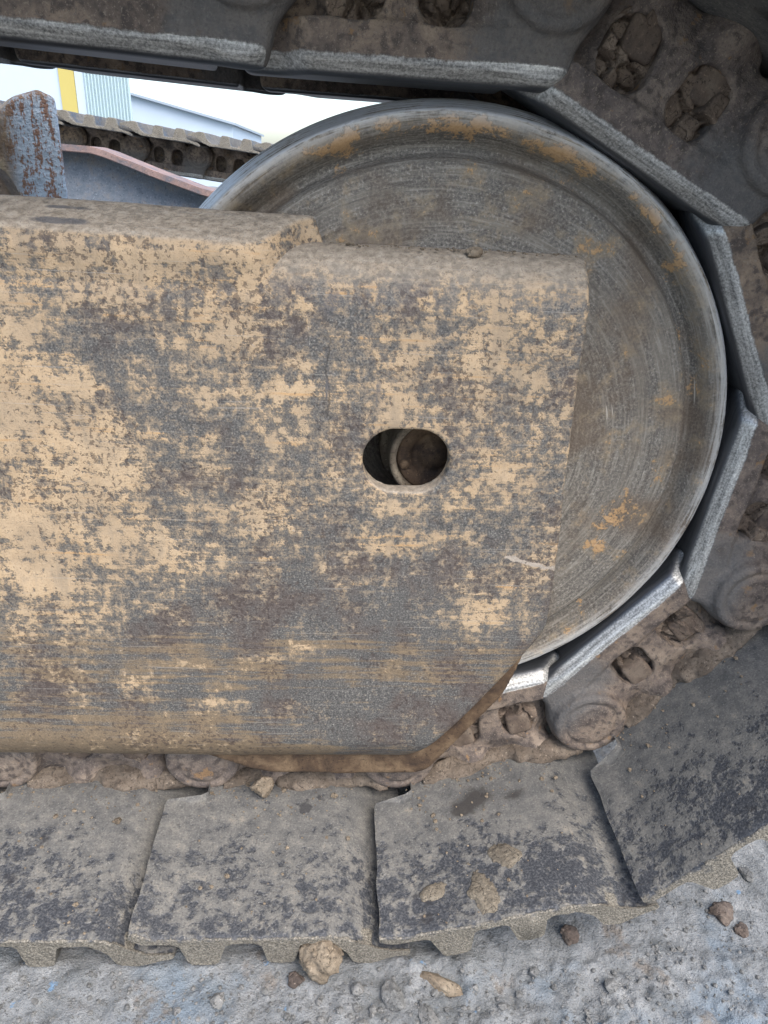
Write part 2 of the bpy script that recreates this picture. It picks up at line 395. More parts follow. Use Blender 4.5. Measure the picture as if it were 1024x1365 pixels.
def mat_rust(name, a, b, c, metal=0.0, rough=0.85):
    g = G(name); o = g.rnd_vec()
    n1 = g.noise(o, 38, 7, 0.65, 0.3); sp = g.noise(o, 330, 4, 0.7)
    col = g.ramp(n1, [(0.34, a), (0.5, b), (0.64, c)])
    col = g.mix(g.ss(0.58, 0.72, sp), col, tuple(min(1, k*1.8) for k in b))
    col = g.mix(g.ss(0.44, 0.30, sp), col, tuple(k*0.5 for k in a))
    return g.out(col, rough, metal, g.bump(g.math('ADD', n1, g.math('MULTIPLY', sp, 0.6)), 0.6, 0.0015))

def mat_ground():
    g = G('packed_grey_mud'); o = g.obj
    n0 = g.noise(o, 7, 4, 0.6); n1 = g.noise(o, 38, 5, 0.7, 0.2); n2 = g.noise(o, 170, 4, 0.7); sp = g.noise(o, 560, 3, 0.7)
    col = g.ramp(n1, [(0.30, (0.125, 0.132, 0.132)), (0.46, (0.205, 0.212, 0.210)), (0.58, (0.27, 0.276, 0.271)), (0.72, (0.36, 0.362, 0.348))])
    col = g.mix(g.ss(0.52, 0.66, n0), col, g.mix(n2, (0.15, 0.185, 0.215), (0.25, 0.30, 0.34)))
    col = g.mix(g.math('MULTIPLY', g.ss(0.60, 0.70, g.noise(o, 19, 4, 0.65)), 0.7), col, (0.19, 0.155, 0.12))
    col = g.mix(g.ss(0.58, 0.72, n2), col, (0.10, 0.10, 0.097))
    col = g.mix(g.ss(0.60, 0.74, sp), col, (0.36, 0.36, 0.345))
    col = g.mix(g.ss(0.40, 0.28, sp), col, (0.07, 0.07, 0.07))
    col = g.mix(g.math('MULTIPLY', g.ss(0.66, 0.72, g.noise(o, 48, 4, 0.6)), 0.8), col, (0.15, 0.27, 0.41))
    h = g.math('ADD', g.math('MULTIPLY', n2, 1.4), g.math('MULTIPLY', sp, 0.6))
    return g.out(col, 0.95, 0.0, g.bump(h, 1.0, 0.0035))

def mat_plain(name, col, rough=0.6, var=0.12, metal=0.0, sc=30):
    g = G(name); o = g.obj
    n = g.noise(o, sc, 5, 0.6)
    c = g.mix(n, tuple(k*(1-var) for k in col), tuple(min(1, k*(1+var)) for k in col))
    return g.out(c, rough, metal, k=1)

M_FRAME = mat_frame(); M_IDLER = mat_idler(); M_LINK = mat_link(); M_SHOE = mat_shoe(); M_GROUND = mat_ground()
M_PLUG = mat_mud('cracked_brown_mud', (0.10, 0.074, 0.056), (0.18, 0.132, 0.096), (0.28, 0.215, 0.155))
M_CLOD = mat_mud('dry_tan_mud', (0.13, 0.10, 0.07), (0.21, 0.165, 0.115), (0.30, 0.245, 0.175))
M_SCAB = mat_mud('grey_tan_scab', (0.10, 0.085, 0.065), (0.165, 0.138, 0.102), (0.23, 0.195, 0.145))
M_CAKE = mat_mud('caked_link_mud', (0.095, 0.075, 0.057), (0.165, 0.128, 0.094), (0.25, 0.20, 0.15))
M_STONE = mat_mud('grey_stone', (0.11, 0.11, 0.105), (0.17, 0.168, 0.158), (0.25, 0.242, 0.225))
M_DARKCLOD = mat_mud('dark_brown_mud', (0.055, 0.042, 0.035), (0.105, 0.08, 0.064), (0.17, 0.135, 0.108))
M_RUST = mat_rust('rusty_brown_steel', (0.045, 0.029, 0.02), (0.105, 0.066, 0.038), (0.20, 0.135, 0.078))
M_NUT = mat_rust('muddy_nut_steel', (0.08, 0.06, 0.048), (0.15, 0.11, 0.08), (0.22, 0.17, 0.125))
M_BLUEGREY = mat_rust('weathered_bluegrey_paint', (0.17, 0.20, 0.235), (0.225, 0.255, 0.29), (0.29, 0.275, 0.26), 0.0, 0.7)
M_PINK = mat_rust('faded_red_primer', (0.15, 0.15, 0.17), (0.26, 0.185, 0.165), (0.33, 0.225, 0.195))
M_POST = mat_rust('peeling_blue_and_rust_paint', (0.20, 0.14, 0.11), (0.36, 0.32, 0.28), (0.52, 0.60, 0.68))
def mat_post():
    g = G('peeling_blue_paint_and_mud'); o = g.obj
    n1 = g.noise(o, 30, 5, 0.68); st = g.noise(g.scale(o, 110, 110, 22), 1.0, 4, 0.7); sp = g.noise(o, 240, 3, 0.7)
    mud = g.ramp(n1, [(0.32, (0.10, 0.07, 0.055)), (0.5, (0.24, 0.18, 0.125)), (0.66, (0.40, 0.33, 0.23))])
    blue = g.mix(g.ss(0.46, 0.58, g.math('MULTIPLY_ADD', g.math('ADD', sp, -0.5), 0.6, st)), (0.46, 0.57, 0.69), (0.26, 0.16, 0.12))
    col = g.mix(g.attr('blue'), mud, blue)
    return g.out(col, 0.8, 0.0, g.bump(g.math('ADD', n1, g.math('MULTIPLY', sp, 0.7)), 0.9, 0.004))
M_LUG = mat_rust('brown_worn_lug_paint', (0.13, 0.095, 0.07), (0.21, 0.155, 0.11), (0.21, 0.22, 0.225))

# ------------------------------------------------------------------ ground
GZ = -38.5
def ground():
    def axis(a0, a1, step, far):
        core = list(np.arange(a0, a1+step*0.5, step))
        up = []; s = step; p = core[-1]
        while p < far: s *= 1.35; p += s; up.append(p)
        dn = []; s = step; p = core[0]
        while p > -far: s *= 1.35; p -= s; dn.append(p)
        return np.array(dn[::-1]+core+up)
    xs = axis(-420, 620, 2.6, 150000); ys = axis(-420, -40, 2.6, 150000)
    X, Y = np.meshgrid(xs, ys, indexing='ij')
    near = sstep(900, 300, np.hypot(X-60, Y+280))
    Zs = np.zeros_like(X)
    h = 9*fbm(X, Y, Zs+3, 1/150, 3) + 4.0*fbm(X, Y, Zs+9, 1/34, 4, 0.55)
    rid = 1-np.abs(fbm(X, Y, Zs+21, 1/60, 3))*2.2
    h += 3.5*np.clip(rid, 0, 1)**3
    rough = sstep(-40, 80, X)*0.9+0.25
    h += rough*6.0*np.clip(fbm(X, Y, Zs+31, 1/19, 4, 0.65), -0.35, 1) + (0.8+1.6*rough)*fbm(X, Y, Zs+41, 1/6, 2)
    # the shoes have pressed their strip down
    under = sstep(-268, -292, Y)
    h = h*(0.35+0.65*under) - 3*(1-under)
    Zh = GZ - 2 + np.where(near > 0, h*near, 0)
    nx, ny = X.shape
    V = np.stack([X.ravel(), Y.ravel(), Zh.ravel()], 1)
    I = np.arange(nx*ny).reshape(nx, ny)
    F = np.stack([I[:-1, :-1], I[1:, :-1], I[1:, 1:], I[:-1, 1:]], -1).reshape(-1, 4)
    o = obj('ground', mesh_from('ground', V, F), M_GROUND)
    tag(o, 'packed blue-grey mud ground with crusts and grit', 'ground', kind='structure')
    def hz(x, y):
        i = int(np.argmin(np.abs(xs-x))); j = int(np.argmin(np.abs(ys-y))); return Zh[i, j]
    return hz
HZ = ground()

# ------------------------------------------------------------------ crawler track: pieces
def link_sdf(U, V, Wd):
    Wp = Wd-PW
    d2 = np.hypot(U, Wp)-40
    d2 = smin(d2, np.hypot(U-P, Wp)-41, 10)
    d2 = smin(d2, box2(U, Wd, 6, P+4, -52, 34, 12), 12)
    d2 = smin(d2, box2(U, Wd, 22, P-50, 8, 45, 6), 14)
    ta = np.clip(((U-P)*-4+Wp*-46)/(4*4+46*46), 0, 1)
    d2 = smin(d2, np.hypot(U-P+4*ta, Wp+46*ta)-(41-18*ta), 8)
    vf = 80+23*sstep(34, 74, U)+3*sstep(0.66*P, 0.90*P, U)-8*sstep(14, 44, Wd)*sstep(P-30, P-60, U)
    b = smax(d2, V-vf, 9)
    boss = smax(np.hypot(U-P, Wp)-39, V-119, 7)
    b = smin(b, smax(boss, 90-V, 2), 9)
    for uu in (60, 134):
        b = smin(b, np.sqrt((U-uu)**2+((Wd-42)*1.2)**2+((V-94)*1.0)**2)-19, 14)
    # rail head with the worn chamfer
    a_ = V-(86+21*sstep(18, 44, U)); b_ = -RW-Wd
    rail = smax(np.maximum(a_, b_), (a_+b_+11.5)/1.414, 3.0)
    rail = np.maximum(rail, Wd+RW-34)
    rail = smax(rail, np.abs(U-(P+6)/2)-(P+26)/2, 10)
    b = smin(b, rail, 7)
    b = np.maximum(b, 57-V)
    # pocket cleared for the next link's trailing end
    b = smax(b, -np.maximum(np.minimum(np.hypot(U-P, Wp)-48, box2(U, Wd, P-26, P+60, -100, 0)), V-89), 3)
    # bolt windows
    for uu, tl in ((74, 0.12), (137, -0.10)):
        x = (U-uu)*math.cos(tl)+(Wd+4)*math.sin(tl); y = -(U-uu)*math.sin(tl)+(Wd+4)*math.cos(tl)
        b = smax(b, -np.maximum(box2(x, y, -19, 19, -25, 24, 16), 62-V), 4)
    # ring groove round the pin
    b = smax(b, -(np.hypot(np.hypot(U-P, Wp)-27.5, V-119)-2.2), 2)
    up_ = sstep(-RW+17, -RW+31, Wd)
    b = b + (0.12+0.73*up_)*fbm(U, V, Wd, 1/24, 4, 0.6) + 0.8*fbm(U+40, V, Wd, 1/8, 3)*up_
    return b
LV, LF = nets(link_sdf, (-48, 50, -70), (P+50, 130, 58), 2.0)
def link_mesh(near):
    V = LV.copy(); F = LF
    if near: V[:, 1] *= -1; F = F[:, ::-1]
    me = mesh_from('track_link', V, F); me.materials.append(M_LINK); return me
ME_LINK_N = link_mesh(True); ME_LINK_F = link_mesh(False)

def plug_mesh(seed):
    rg = np.random.default_rng(seed)
    pts = rg.uniform((-20, -30), (20, 28), (11, 2)); hh = rg.uniform(-9, 8, 11); tx = rg.uniform(-0.5, 0.5, (11, 2))
    def f(X, Y, Z):
        wx = X+2.5*fbm(X, Z, Y*0, 1/9, 2); wz = Z+2.5*fbm(X+50, Z, Y*0, 1/9, 2)
        D = np.stack([np.hypot(wx-p[0], wz-p[1]) for p in pts]); s = np.sort(D, 0); k = D.argmin(0)
        top = 95+hh[k]+tx[k, 0]*(X-pts[k, 0])+tx[k, 1]*(Z-pts[k, 1])
        top -= 11*np.clip(1-(s[1]-s[0])/3.2, 0, 1)
        top += 2.0*fbm(X, Y, Z, 1/6, 3)
        b = box2(X, Z, -21, 21, -30, 28, 14)
        return np.maximum(np.maximum(b, Y-top), 58-Y)
    V, F = nets(f, (-24, 54, -34), (24, 110, 32), 1.7)
    V[:, 1] *= -1
    return mesh_from('packed_mud', V, F[:, ::-1])
ME_PLUGS = [plug_mesh(s) for s in (3, 8, 21, 34)]
def nut_mesh():
    def f(X, Y, Z):
        return smax(box3(X, Y, Z, (0, 83, 0), (13.5, 15, 13.5), 4), -(np.hypot(np.hypot(X, Z)-40, Y-90)), 1)+0.7*fbm(X, Y, Z, 1/8, 3)
    V, F = nets(f, (-18, 62, -18), (18, 104, 18), 1.6); V[:, 1] *= -1
    return mesh_from('nut', V, F[:, ::-1])
ME_NUT = nut_mesh()
ME_PIN = lathe('pin', [(0, -117), (9, -117.2), (20, -118.4), (24.3, -117.8), (26, -116), (26.2, -100)], 48)

def shoe_mesh(seed):
    g = [178, 104, 30]
    prof = [(P+25, 38)]
    for u in np.arange(P+20, 58, -4.0):
        prof.append((u, 44-6.0*sstep(P-8, P+25, u)))
    for u in np.arange(56, -12, -3.0):
        prof.append((u, 44+23*sstep(58, 2, u)))
    prof += [(-13, 68), (-13.5, 71), (-11, 73.5)]
    # outer side, walking back to the leading edge
    def grouser(c, w0, w1, top):
        return [(c-w0-4, 54), (c-w0, 57), (c-w1-1.5, top-3), (c-w1+2, top), (c, top+0.4), (c+w1-2, top), (c+w1+1.5, top-3), (c+w0, 57), (c+w0+4, 54)]
    prof += [(-2, 75), (8, 78), (17, 81.5), (22, 82.5), (33, 82.5), (38, 80), (44, 67), (50, 61), (58, 55.5)]
    prof += [(u, 53.3) for u in np.arange(62, 84, 6)]
    prof += grouser(104, 17, 11, 81)
    prof += [(u, 53.3) for u in np.arange(128, 148, 6)]
    prof += grouser(173, 20, 12, 82)
    prof += [(205, 53), (P+4, 51.5), (P+14, 48.5), (P+22, 45.5), (P+26, 42.5)]
    prof = np.array(prof)
    v = np.concatenate([[-288, -287, -285.5, -283], np.arange(-279, -136, 5.0), np.arange(-134, -58, 4.0), np.arange(-56, 56, 16.0), np.arange(58, 136, 6.0), np.arange(140, 280, 25.0), [285]])
    n = len(prof); m = len(v)
    U = np.repeat(prof[None, :, 0], m, 0); Wd = np.repeat(prof[None, :, 1], m, 0); Vv = np.repeat(v[:, None], n, 1)
    s = seed*31.7
    # clearance notches in the leading edge, beside the links
    nt = sstep(80, 86, np.abs(Vv))*sstep(140, 132, np.abs(Vv)); U = U-np.clip(U-(P-18), 0, 60)*nt*0.97
    # rounded, chewed outer end
    k = np.clip((-283-Vv)/5.0, 0, 1)
    cen = np.array([0, 49.0]); Wd = Wd+np.where(Wd < 50, 1, -1)*k*k*1.6
    U2 = U+1.6*fbm(Vv+s, Wd, U*0, 1/26, 3)*((U > P+6)*1.0)+0.5*fbm(Vv+s, Wd, U, 1/8, 2)
    W2 = Wd+1.3*fbm(U+s, Vv, U*0+2, 1/75, 3)+0.35*fbm(U+s, Vv, Wd, 1/9, 2)
    V2 = Vv+np.where(Vv < -280, 2.2*fbm(U+s, Wd, Vv*0, 1/30, 3)+1.0*fbm(U+s, Wd, Vv*0, 1/7, 2), 0)
    VV = np.stack([U2.ravel(), V2.ravel(), W2.ravel()], 1)
    I = np.arange(n*m).reshape(m, n); J = np.roll(I, -1, 1)
    F = np.stack([I[:-1], I[1:], J[1:], J[:-1]], -1).reshape(-1, 4).tolist()
    F.append(I[0].tolist()); F.append(I[-1][::-1].tolist())
    me = mesh_from('track_shoe', VV, F)
    me.polygons.foreach_set('use_smooth', [len(p.vertices) == 4 for p in me.polygons])
    bm = bmesh.new(); bm.from_mesh(me); bmesh.ops.recalc_face_normals(bm, faces=bm.faces)
    bmesh.ops.triangulate(bm, faces=[f for f in bm.faces if len(f.verts) > 4]); bm.to_mesh(me); bm.free()
    ed = np.clip((-284.6-Vv)/2.0, 0, 1)*(0.55+0.45*sstep(45, 52, Wd))
    ed = np.maximum(ed, 0.75*sstep(52.5, 56, Wd)*(Vv < -270)*(U > 20))
    ed = np.maximum(ed, 0.42*sstep(P+19, P+25, U))
    attr(me, 'edge', ed.ravel())
    stn = np.zeros_like(Vv)
    if seed == 0:
        for u0, v0, wu, wv in ((128, -150, 24, 17), (146, -164, 14, 10), (86, -158, 14, 9)): stn = stn+0.8*np.exp(-((U-u0)/wu)**2-((Vv-v0)/wv)**2)
    attr(me, 'stain', stn.ravel())
    me.set_sharp_from_angle(angle=math.radians(50))
    me.materials.append(M_SHOE); return me
ME_SHOES = [shoe_mesh(k) for k in range(4)]

def fillet_mesh(seed):
    s = seed*23.7
    def f(X, Y, Z):
        d = np.hypot((Y-(99+9*fbm(X+s, Y*0, Z*0, 1/40, 3)))*0.75, (Z-46)*1.15)-(13+8*fbm(X+s, Y, Z, 1/30, 3)+3.0*fbm(X+s, Y, Z, 1/8, 3))
        d = np.maximum(d, 80-Y); d = np.maximum(d, np.abs(X-92)-(88+6*fbm(X, Y, Z+s, 1/15, 2))); return np.maximum(d, Z-50)
    V, F = nets(f, (-4, 76, 20), (192, 136, 54), 2.2); V[:, 1] *= -1
    return mesh_from('caked_mud', V, F[:, ::-1])
ME_FIL = [fillet_mesh(k) for k in (1, 2, 3)]

def link_matrix(T, L, y=0.0):
    T = Vector((T[0], 0, T[1])); L = Vector((L[0], 0, L[1])); eu = (L-T).normalized()
    ey = Vector((0, 1, 0)); ew = eu.cross(ey)
    M = Matrix.Identity(4)
    for i in range(3): M[i][0] = eu[i]; M[i][1] = ey[i]; M[i][2] = ew[i]
    O = T-ew*PW
    M[0][3] = O.x*MM; M[1][3] = y*MM; M[2][3] = O.z*MM
    return M

IC = (45.5, 394.0); RP = 358.0
ang = [80.6, 46.15, 11.7, -22.75, -57.2, -91.65]
wrap = [(IC[0]+RP*math.cos(math.radians(a)), IC[1]+RP*math.sin(math.radians(a))) for a in ang]
t = wrap[0]; sl = math.radians(2.6)
top = [(t[0]-P*k*math.cos(sl), t[1]-7+P*k*math.sin(sl)) for k in (4, 3, 2, 1)]
b = wrap[-1]
bot = [(b[0]-P*k, 35.0) for k in (1, 2, 3)]
pins = top+wrap+bot

def crawler(name, pins, y, label, full=True, flip=False, places=None):
    root = empty(name, (pins[len(pins)//2][0], y, pins[len(pins)//2][1]))
    tag(root, label, 'crawler track', 'excavator crawler tracks')
    inv = root.matrix_basis.inverted() if False else Matrix.Translation(-root.location)
    for k in range(len(pins)-1):
        Mx = inv @ link_matrix(pins[k], pins[k+1], y)
        sh = obj('track_shoe', ME_SHOES[k % 4], None, root, M=Mx @ Matrix.Translation((0.010, 0, 0)))
        for near in (True, False):
            ln = obj('track_link', ME_LINK_N if near else ME_LINK_F, None, root, M=Mx)
            if near and full:
                if k >= 6: obj('caked_mud', ME_FIL[k % 3], M_CAKE, sh)
                pn = obj('track_pin', ME_PIN, M_LINK, ln, M=Matrix.Translation((P*MM, 0, PW*MM)))
                for j, uu in enumerate((74, 137)):
                    pm = obj('packed_mud', ME_PLUGS[(k*2+j*3) % 4], M_PLUG, ln, M=Matrix.Translation((uu*MM, 0, -4*MM)) @ Matrix.Rotation(0.0, 4, 'Y'))
                    rr = random.uniform(-0.25, 0.25)
                    obj('nut', ME_NUT, M_NUT, ln, M=Matrix.Translation(((uu+random.uniform(-3, 3))*MM, random.uniform(-3, 2)*MM, random.uniform(5, 10)*MM)) @ Matrix.Rotation(rr, 4, 'Y'))
    return root
crawler('crawler_track', pins, 0.0, 'muddy steel crawler track wrapped round the big idler wheel in front')

# the other track, across the machine
sl2 = math.radians(5.2)
fp = [(-1190+P*k*math.cos(sl2), 693-P*k*math.sin(sl2)) for k in range(7)]
crawler('crawler_track', fp, 2178.0, 'distant crawler track run seen through the gap beside the white building', full=False)

# ------------------------------------------------------------------ idler wheel
def idler():
    root = empty('idler_wheel', (IC[0], 0, IC[1]))
    tag(root, 'large scuffed steel idler wheel inside the curve of the track', 'wheel')
    prof = [(0, -50), (58, -50), (80, -52), (84, -92), (87, -94)]
    prof += [(r, -94+(r-87)/146*9) for r in np.linspace(91, 229, 38)]
    prof += [(231.5, -84.6), (233.6, -83), (235.2, -79.5), (236.6, -74), (238.4, -69.5), (240.8, -67.5), (243.4, -68), (246, -70.5), (248.5, -74.5), (251, -79.5), (253.4, -84), (256, -87.6), (259, -90), (262.5, -91.4), (265.5, -91.8), (267.3, -91.2), (268.4, -89.6)]
    prof += [(268.8+7.0*k/6, -88.6+20*k/6) for k in range(7)] + [(276.4, -66), (276.8, -60), (276.8, -52)]
    prof += [(276.8, 52), (276.8, 66), (268, 88), (256, 85), (240, 69), (229, 81), (84, 90), (0, 92)]
    me = lathe('wheel_disc', prof, 256)
    r = np.array([math.hypot(v.co.x, v.co.z)/MM for v in me.vertices]); th = np.array([math.atan2(v.co.z, v.co.x) for v in me.vertices]); yy = np.array([v.co.y/MM for v in me.vertices])
    # hammer marks
    co = np.array([v.co[:] for v in me.vertices])/MM
    co[:, 1] += 0.5*fbm(co[:, 0], co[:, 1], co[:, 2], 1/18, 3)*(r > 3)
    me.vertices.foreach_set('co', (co*MM).ravel()); me.update()
    shine = sstep(264.5, 267.5, r)*(yy < 0)
    shine = np.maximum(shine, 0.5*sstep(256, 266, r)*(yy < -80))
    attr(me, 'shine', shine)
    film = 0.38+0.18*sstep(246, 262, r)*sstep(-0.2, 0.8, np.sin(th))-0.15*sstep(229, 236, r)*sstep(250, 244, r)
    attr(me, 'film', film)
    och = 0.28+0*r
    for a0, r0, wa, wr, s in ((92, 256, 15, 10, 0.42), (48, 257, 11, 8, 0.34), (64, 256, 9, 7, 0.2), (-8, 200, 8, 20, 0.25), (-22, 195, 8, 26, 0.24), (25, 235, 6, 14, 0.15), (-42, 245, 7, 10, 0.2), (110, 258, 8, 8, 0.2)):
        och = och+s*np.exp(-((np.degrees(th)-a0)/wa)**2-((r-r0)/wr)**2)
    attr(me, 'ochre', och)
    obj('wheel_disc', me, M_IDLER, root)
    # hub seen through the slot
    hp = [(47, -44), (47, -88), (46, -90), (41, -90), (40.5, -92), (40.2, -118), (39.5, -121), (38, -122.5), (35.5, -122.5), (34, -121), (33.4, -112)]
    obj('hub', lathe('hub', hp, 96), M_CLOD, root)
    obj('hub_core', lathe('hub_core', [(33.6, -106), (33, -113.5), (31, -114.5), (21, -113), (20, -108), (13, -108), (12, -112), (0, -112)], 64), M_RUST, root)
    bolt = lathe('hub_plug', [(4.5, -122), (4.5, -133), (3.5, -134), (0, -134.2)], 6)
    obj('hub_plug', bolt, M_RUST, root, loc=(-26, 17, -8))
idler()

# ------------------------------------------------------------------ near track frame
FX1 = 152.0
def frame():
    root = empty('track_frame', (-120, -130, 80))
    tag(root, 'worn tan and grey steel track frame with an oval slot, before the idler', 'track frame')
    inv = Matrix.Translation(-root.location)
    def outer(Y, Z):
        # rounded front corners: radius 46 above, 56 below
        q = box2(Y, Z, -156, 200, 54, 566, 0)
        up = np.where((Y < -110) & (Z > 520), np.hypot(Y+110, Z-520)-46, q)
        return np.where((Y < -100) & (Z < 110), np.hypot(Y+100, Z-110)-56, up)
    def f(X, Y, Z):
        wob = 1.2*fbm(X, Y*0, Z, 1/120, 3)+0.45*fbm(X, Y, Z, 1/26, 3)
        d = outer(Y+wob, Z)
        sh = np.maximum(d, -(d+17))
        ex = FX1+10*sstep(250, 520, Z)*-1+6
        d = smax(sh, X-(ex+1.0*fbm(X*0, Y, Z, 1/25, 3)), 2.5)
        d = smax(d, Y+109+1.2*fbm(X, Y*0, Z*0, 1/40, 2), 2)
        # cut lower corner, a little concave
        dx, dz = (51.5-161.0), (80-243.0); L = math.hypot(dx, dz); nx_, nz_ = -dz/L, dx/L
        cut = (X-161)*nx_+(Z-243)*nz_
        tt = ((X-161)*dx+(Z-243)*dz)/L/L
        cut = cut-4*np.sin(np.clip(tt, 0, 1)*math.pi)
        d = smax(d, cut, 8)
        slot = box2(X-17, Z-404.5, -35.5, 35.5, -27, 27, 26.5)
        d = smax(d, -slot, 2.0)
        return d
    V, F = nets(f, (-470, -164, 46), (176, -100, 574), 3.0)
    me = mesh_from('side_plate', V, F)
    # paint wear map in the plate's own x,z (columns every 46 mm from x=-306, rows at the heights below)
    zr = np.array([545, 513, 480, 444, 407, 368, 330, 287, 250, 205, 160, 110, 60])[::-1]
    tab = np.array([
        [.85,.85,.80,.75,.75,.60,.50,.50,.60,.60,.55],
        [.72,.58,.42,.42,.70,.40,.36,.52,.58,.62,.55],
        [.82,.62,.30,.34,.62,.52,.40,.66,.52,.60,.52],
        [.92,.82,.52,.34,.44,.46,.52,.64,.46,.50,.50],
        [.82,.78,.60,.34,.28,.36,.56,.52,.60,.66,.44],
        [.80,.72,.72,.42,.58,.62,.42,.36,.56,.56,.44],
        [.78,.76,.66,.56,.52,.34,.40,.46,.36,.36,.34],
        [.74,.74,.66,.50,.20,.12,.12,.14,.20,.46,.30],
        [.62,.56,.38,.18,.12,.10,.10,.14,.40,.56,.20],
        [.22,.22,.16,.16,.22,.16,.10,.06,.08,.08,.04],
        [.12,.16,.18,.14,.06,.02,.0,.0,.0,.0,.0],
        [.16,.24,.26,.26,.14,.02,.0,.0,.0,.0,.0],
        [.25,.25,.25,.25,.20,.10,.05,.05,.05,.05,.05]])[::-1]
    cx = np.clip((V[:, 0]+306)/46, 0, 9.999); ci = cx.astype(int); cf = cx-ci
    rz = np.clip(np.interp(V[:, 2], zr, np.arange(len(zr))), 0, len(zr)-1.001); ri = rz.astype(int); rf = rz-ri
    tn = (tab[ri, ci]*(1-cf)+tab[ri, ci+1]*cf)*(1-rf)+(tab[ri+1, ci]*(1-cf)+tab[ri+1, ci+1]*cf)*rf
    for x0, z0, wx, wz, s in ((-94, 206, 26, 7, .5), (-140, 150, 30, 6, .5), (-60, 214, 20, 6, .4), (12, 322, 34, 5, .45), (40, 335, 22, 6, .4), (100, 262, 26, 12, .3), (-182, 196, 14, 6, .4), (-230, 170, 18, 7, .35)):
        tn = tn+s*np.exp(-((V[:, 0]-x0)/wx)**2-((V[:, 2]-z0)/wz)**2)
    attr(me, 'tan', tn*0.92-0.045)
    br = 0.18+0.30*sstep(255, 215, V[:, 2])*sstep(150, 190, V[:, 2]) + 0.46*sstep(190, 110, V[:, 2])*sstep(-20, -150, V[:, 0]) + 0.35*sstep(110, 82, V[:, 2])
    attr(me, 'brown', br)
    attr(me, 'dust', np.full(len(V), 0.22)+0*V[:, 0])
    sp = np.zeros(len(V))
    for x0, z0, wx, wz in ((-46, 527, 12, 17), (-48, 470, 2, 28), (-8, 458, 4, 26)):
        sp = sp+0.62*np.exp(-((V[:, 0]-x0+3*fbm(V[:, 0], V[:, 1], V[:, 2], 1/14, 2))/wx)**2-((V[:, 2]-z0)/wz)**2)
    attr(me, 'spot', sp)
    sc = np.zeros(len(V))
    t = np.clip((V[:, 0]-108)/52, 0, 1)
    sc = 0.8*np.exp(-((V[:, 2]-(318-12*t))/2.6)**2)*((V[:, 0] > 108)*1.0)
    attr(me, 'scar', sc)
    obj('side_plate', me, M_FRAME, root, M=inv)

    # thick cover plate with its welded edge, upper left
    def fc(X, Y, Z):
        zt = 584.5-0.42*np.clip(-112-Y, 0, 80)+3.0*sstep(-60, -300, X)
        zt = zt+0.8*fbm(X, Y, Z*0, 1/40, 3)
        yt = -154+40*sstep(-108, -56, X)-0.25*(565-Z)
        yfr = -110-np.sqrt(np.maximum(46**2-np.clip(Z-520, 0, 45.9)**2, 0))
        yf = yt+(yfr+1.5-yt)*sstep(560, 527, Z)
        d = smax(Z-zt, yf-Y+1.2*fbm(X, Y*0, Z, 1/16, 3), 4)
        d = smax(d, X+52+0.35*(Z-560)+1.5*fbm(X*0, Y, Z, 1/14, 2), 3)
        yb = -107+0*X
        d = np.maximum(d, Y-yb); d = np.maximum(d, 524-Z)
        return d
    V, F = nets(fc, (-470, -168, 520), (-40, -100, 594), 2.2)
    me = mesh_from('cover_plate', V, F)
    attr(me, 'tan', 0.62+0*V[:, 0]); attr(me, 'brown', 0.35+0*V[:, 0]); attr(me, 'dust', 0.30+0*V[:, 0])
    sp = np.zeros(len(V))
    for x0, y0, wx, wy in ((-240, -142, 26, 5), (-238, -124, 20, 3)):
        sp = sp+0.7*np.exp(-((V[:, 0]-x0)/wx)**4-((V[:, 1]-y0)/wy)**4)
    attr(me, 'spot', sp); attr(me, 'scar', 0*V[:, 0])
    obj('cover_plate', me, M_FRAME, root, M=inv)
    # the weld fillet below it
    def fw(X, Y, Z):
        yf = -153+40*sstep(-108, -56, X)
        d = np.hypot((Y-yf-3.5)*1.0, (Z-556)*0.9)-(4.6+2.2*fbm(X, Y, Z, 1/26, 3)+0.4*np.sin(X/3.1+3*fbm(X, Y, Z, 1/30, 2)))
        d = np.maximum(d, X+46-4*fbm(X, Y, Z, 1/12, 2)); d = np.maximum(d, -466-X)
        return d
    V, F = nets(fw, (-470, -178, 530), (-36, -96, 574), 2.0)
    me = mesh_from('weld_bead', V, F)
    attr(me, 'tan', 0.60+0*V[:, 0]); attr(me, 'brown', 0.3+0*V[:, 0]); attr(me, 'dust', 0.1+0*V[:, 0]); attr(me, 'spot', 0*V[:, 0]); attr(me, 'scar', 0*V[:, 0])
    obj('weld_bead', me, M_FRAME, root, M=inv)
    # rusty inner plate whose lip shows below and past the cut corner
    def fp_(X, Y, Z):
        dx, dz = (51.5-161.0), (80-243.0); L = math.hypot(dx, dz); nx_, nz_ = -dz/L, dx/L
        tt = ((X-161)*dx+(Z-243)*dz)/L/L
        cut = (X-161)*nx_+(Z-243)*nz_-30*sstep(-0.05, 0.55, tt)
        d = smax(cut, 40+38*sstep(-90, -215, X)-Z+2.0*fbm(X, Y, Z, 1/30, 3), 14)
        d = np.maximum(d, np.abs(Y+130)-6); d = np.maximum(d, Z-225)
        return np.maximum(d, -466-X)+0.6*fbm(X, Y, Z, 1/12, 3)
    V, F = nets(fp_, (-470, -142, 30), (190, -116, 232), 2.4)
    obj('lower_plate', mesh_from('lower_plate', V, F), M_RUST, root, M=inv)
    # closing plates give the box its depth behind
    me = prism('back_plate', [(-466, 90), (-262, 90), (-262, 555), (-466, 555)], -20, -4)
    obj('back_plate', me, M_RUST, root, M=inv)
frame()

